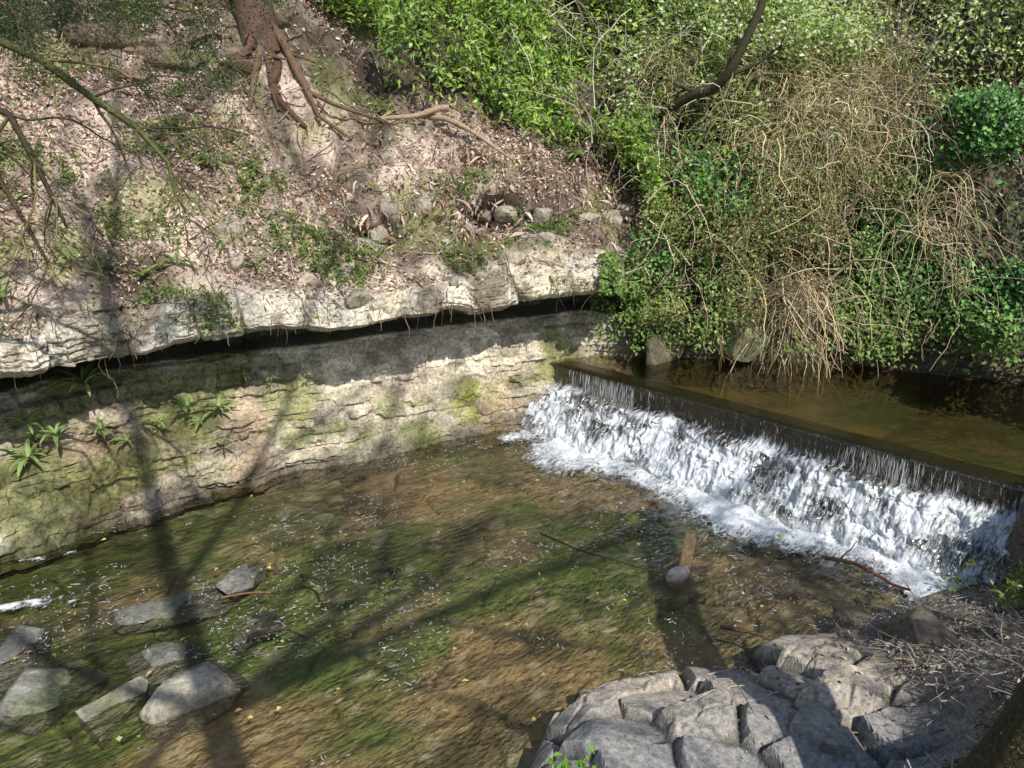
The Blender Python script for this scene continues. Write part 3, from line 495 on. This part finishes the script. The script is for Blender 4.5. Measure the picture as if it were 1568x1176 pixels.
par=empty('mossy_tree');mk('trunk',V,F,M_wood,np.tile((.07,.055,.03),(V.size//3,1)),True,par)
n=14000;kk=rng.integers(0,K-1,n);aa=rng.integers(0,48,n);P=V[kk,aa]+rng.normal(size=(n,3))*.012;Nn=P-ax[kk]
leaves('moss',P,Nn+rng.normal(size=(n,3))*.15,rng.uniform(.008,.02,n),rng.uniform(.004,.01,n),pal(n,[(.17,.22,.03),(.10,.12,.02)]),M_leaf,par)
# ---------------- near bank debris
def npt(n,x0,x1,y0,y1,dmin=.1):
    x=rng.uniform(x0,x1,n*3);y=rng.uniform(y0,y1,n*3);z,d,oc,_,_=near_h(x,y);k=(d>dmin)&((oc<.3)|(rng.uniform(size=n*3)<.1));return np.stack([x,y,z],1)[k][:n]
P=npt(3200,1.5,5.5,2.2,6.6);n=len(P);a=rng.uniform(0,6.28,n);l=rng.gamma(2,.032,n)+.02
dv=np.stack([np.cos(a),np.sin(a),rng.normal(size=n)*.1],1)*l[:,None];pp=P[:,None]+dv[:,None]*np.linspace(-1,1,5)[None,:,None]+rng.normal(size=(n,5,3))*.004;pp[...,2]+=.012
tubes('path_twigs',pp,rng.uniform(.0015,.005,n)[:,None]*np.ones(5),M_twig,pal(n,[(.34,.29,.24),(.26,.21,.16),(.44,.41,.37),(.15,.12,.09)]),4)
P=npt(6000,1.2,6,2.2,6.9);n=len(P);leaves('path_leaf_litter',P+[0,0,.01],rng.normal(size=(n,3))*.4+[0,0,1],rng.uniform(.015,.06,n),rng.uniform(.01,.035,n),pal(n,[(.3,.24,.18),(.42,.36,.3),(.17,.12,.08),(.48,.44,.38)]),M_dry)
P=npt(5200,3.9,5.6,5.4,7.0,.03);P=P[rng.uniform(size=len(P))<ss(-.15,.15,fbm(P[:,0]*3,P[:,1]*3,0,411,2))];n=len(P)
leaves('bank_edge_plants',P+np.stack([rng.normal(size=n)*.03,rng.normal(size=n)*.03,rng.uniform(.02,.26,n)],1),up(n),rng.uniform(.04,.11,n),rng.uniform(.015,.035,n),pal(n,[(.28,.38,.07),(.4,.44,.12),(.13,.2,.05)]),M_leaf)
leaves('sprout',np.array([.28,2.95,1.1])+rng.normal(size=(30,3))*[.09,.06,.03],up(30),rng.uniform(.05,.09,30),rng.uniform(.03,.04,30),pal(30,[(.22,.42,.07)]),M_leaf)
# ---------------- things in the water
def stick(name,pts,r0,r1,col,nb=2,ln=.25):
    out=[];limb(pts,r0,r1,nb,ln,0,out,0);tubes(name,np.array([o[0] for o in out]),np.array([o[1] for o in out]),M_wood,col,6)
stick('branch_in_water',[(3.0,6.55,.12),(3.2,6.42,.15),(3.35,6.35,.1),(3.5,6.15,.06),(3.55,6.0,.12)],.020,.012,(.16,.07,.045),4)
stick('branch_in_water',[(1.75,5.55,.05),(2.0,5.4,.1),(2.3,5.2,.05)],.018,.01,(.12,.07,.04),3)
stick('branch_in_water',[(-2.0,6.4,.02),(-1.75,6.2,.1),(-1.65,5.95,.04)],.016,.01,(.06,.04,.03),2)
stick('branch_in_water',[(-2.2,5.45,.02),(-1.9,5.5,.08),(-1.6,5.35,.05)],.016,.008,(.06,.04,.03),3)
stick('branch_in_water',[(-2.6,6.0,.04),(-2.35,6.05,.06),(-2.2,6.1,.03)],.010,.006,(.22,.10,.05),2)
stick('branch_in_water',[(.3,7.2,.02),(.7,6.8,.04),(1.3,6.5,.02)],.012,.006,(.05,.04,.03),3)
stick('branch_in_water',[(1.45,6.5,.04),(1.8,6.7,.12),(1.95,6.85,.2)],.014,.006,(.45,.28,.2),2)
pv=[(-.05,0,-.1),(.06,0,-.1),(.075,.0,.28),(.03,.0,.36),(.0,.0,.30),(-.03,.0,.325),(-.05,.0,.26)]
V=[(x,-.014,z) for x,_,z in pv]+[(x,.014,z) for x,_,z in pv];m_=len(pv)
bm=bmesh.new();vs=[bm.verts.new(v) for v in V];bm.faces.new(vs[:m_]);bm.faces.new(vs[m_:][::-1])
for i in range(m_):bm.faces.new([vs[i],vs[i+m_],vs[(i+1)%m_+m_],vs[(i+1)%m_]])
bmesh.ops.recalc_face_normals(bm,faces=bm.faces);bmesh.ops.bevel(bm,geom=bm.edges[:],offset=.004,segments=1)
me=bpy.data.meshes.new('broken_plank');bm.to_mesh(me);bm.free();ca2=me.color_attributes.new('Col','FLOAT_COLOR','POINT')
ca2.data.foreach_set('color',np.tile((.8,.52,.26,1),len(me.vertices)).astype(np.float32));me.materials.append(M_wood)
o=bpy.data.objects.new('broken_plank',me);o.location=(1.66,6.55,.02);o.rotation_euler=(-.3,.35,.35);sc.collection.objects.link(o)
rock('stone_in_water',(1.58,6.40,.01),(.26,.13,.15),330,(.68,.56,.5),mossy=0)
n=90;x=rng.uniform(-5,3,n);y=rng.uniform(4.2,9,n);leaves('floating_leaves',np.stack([x,y,np.full(n,.03)],1),rng.normal(size=(n,3))*.12+[0,0,1],rng.uniform(.03,.07,n),rng.uniform(.02,.05,n),pal(n,[(.6,.46,.12),(.5,.33,.12),(.55,.5,.22)],.1),M_dry)
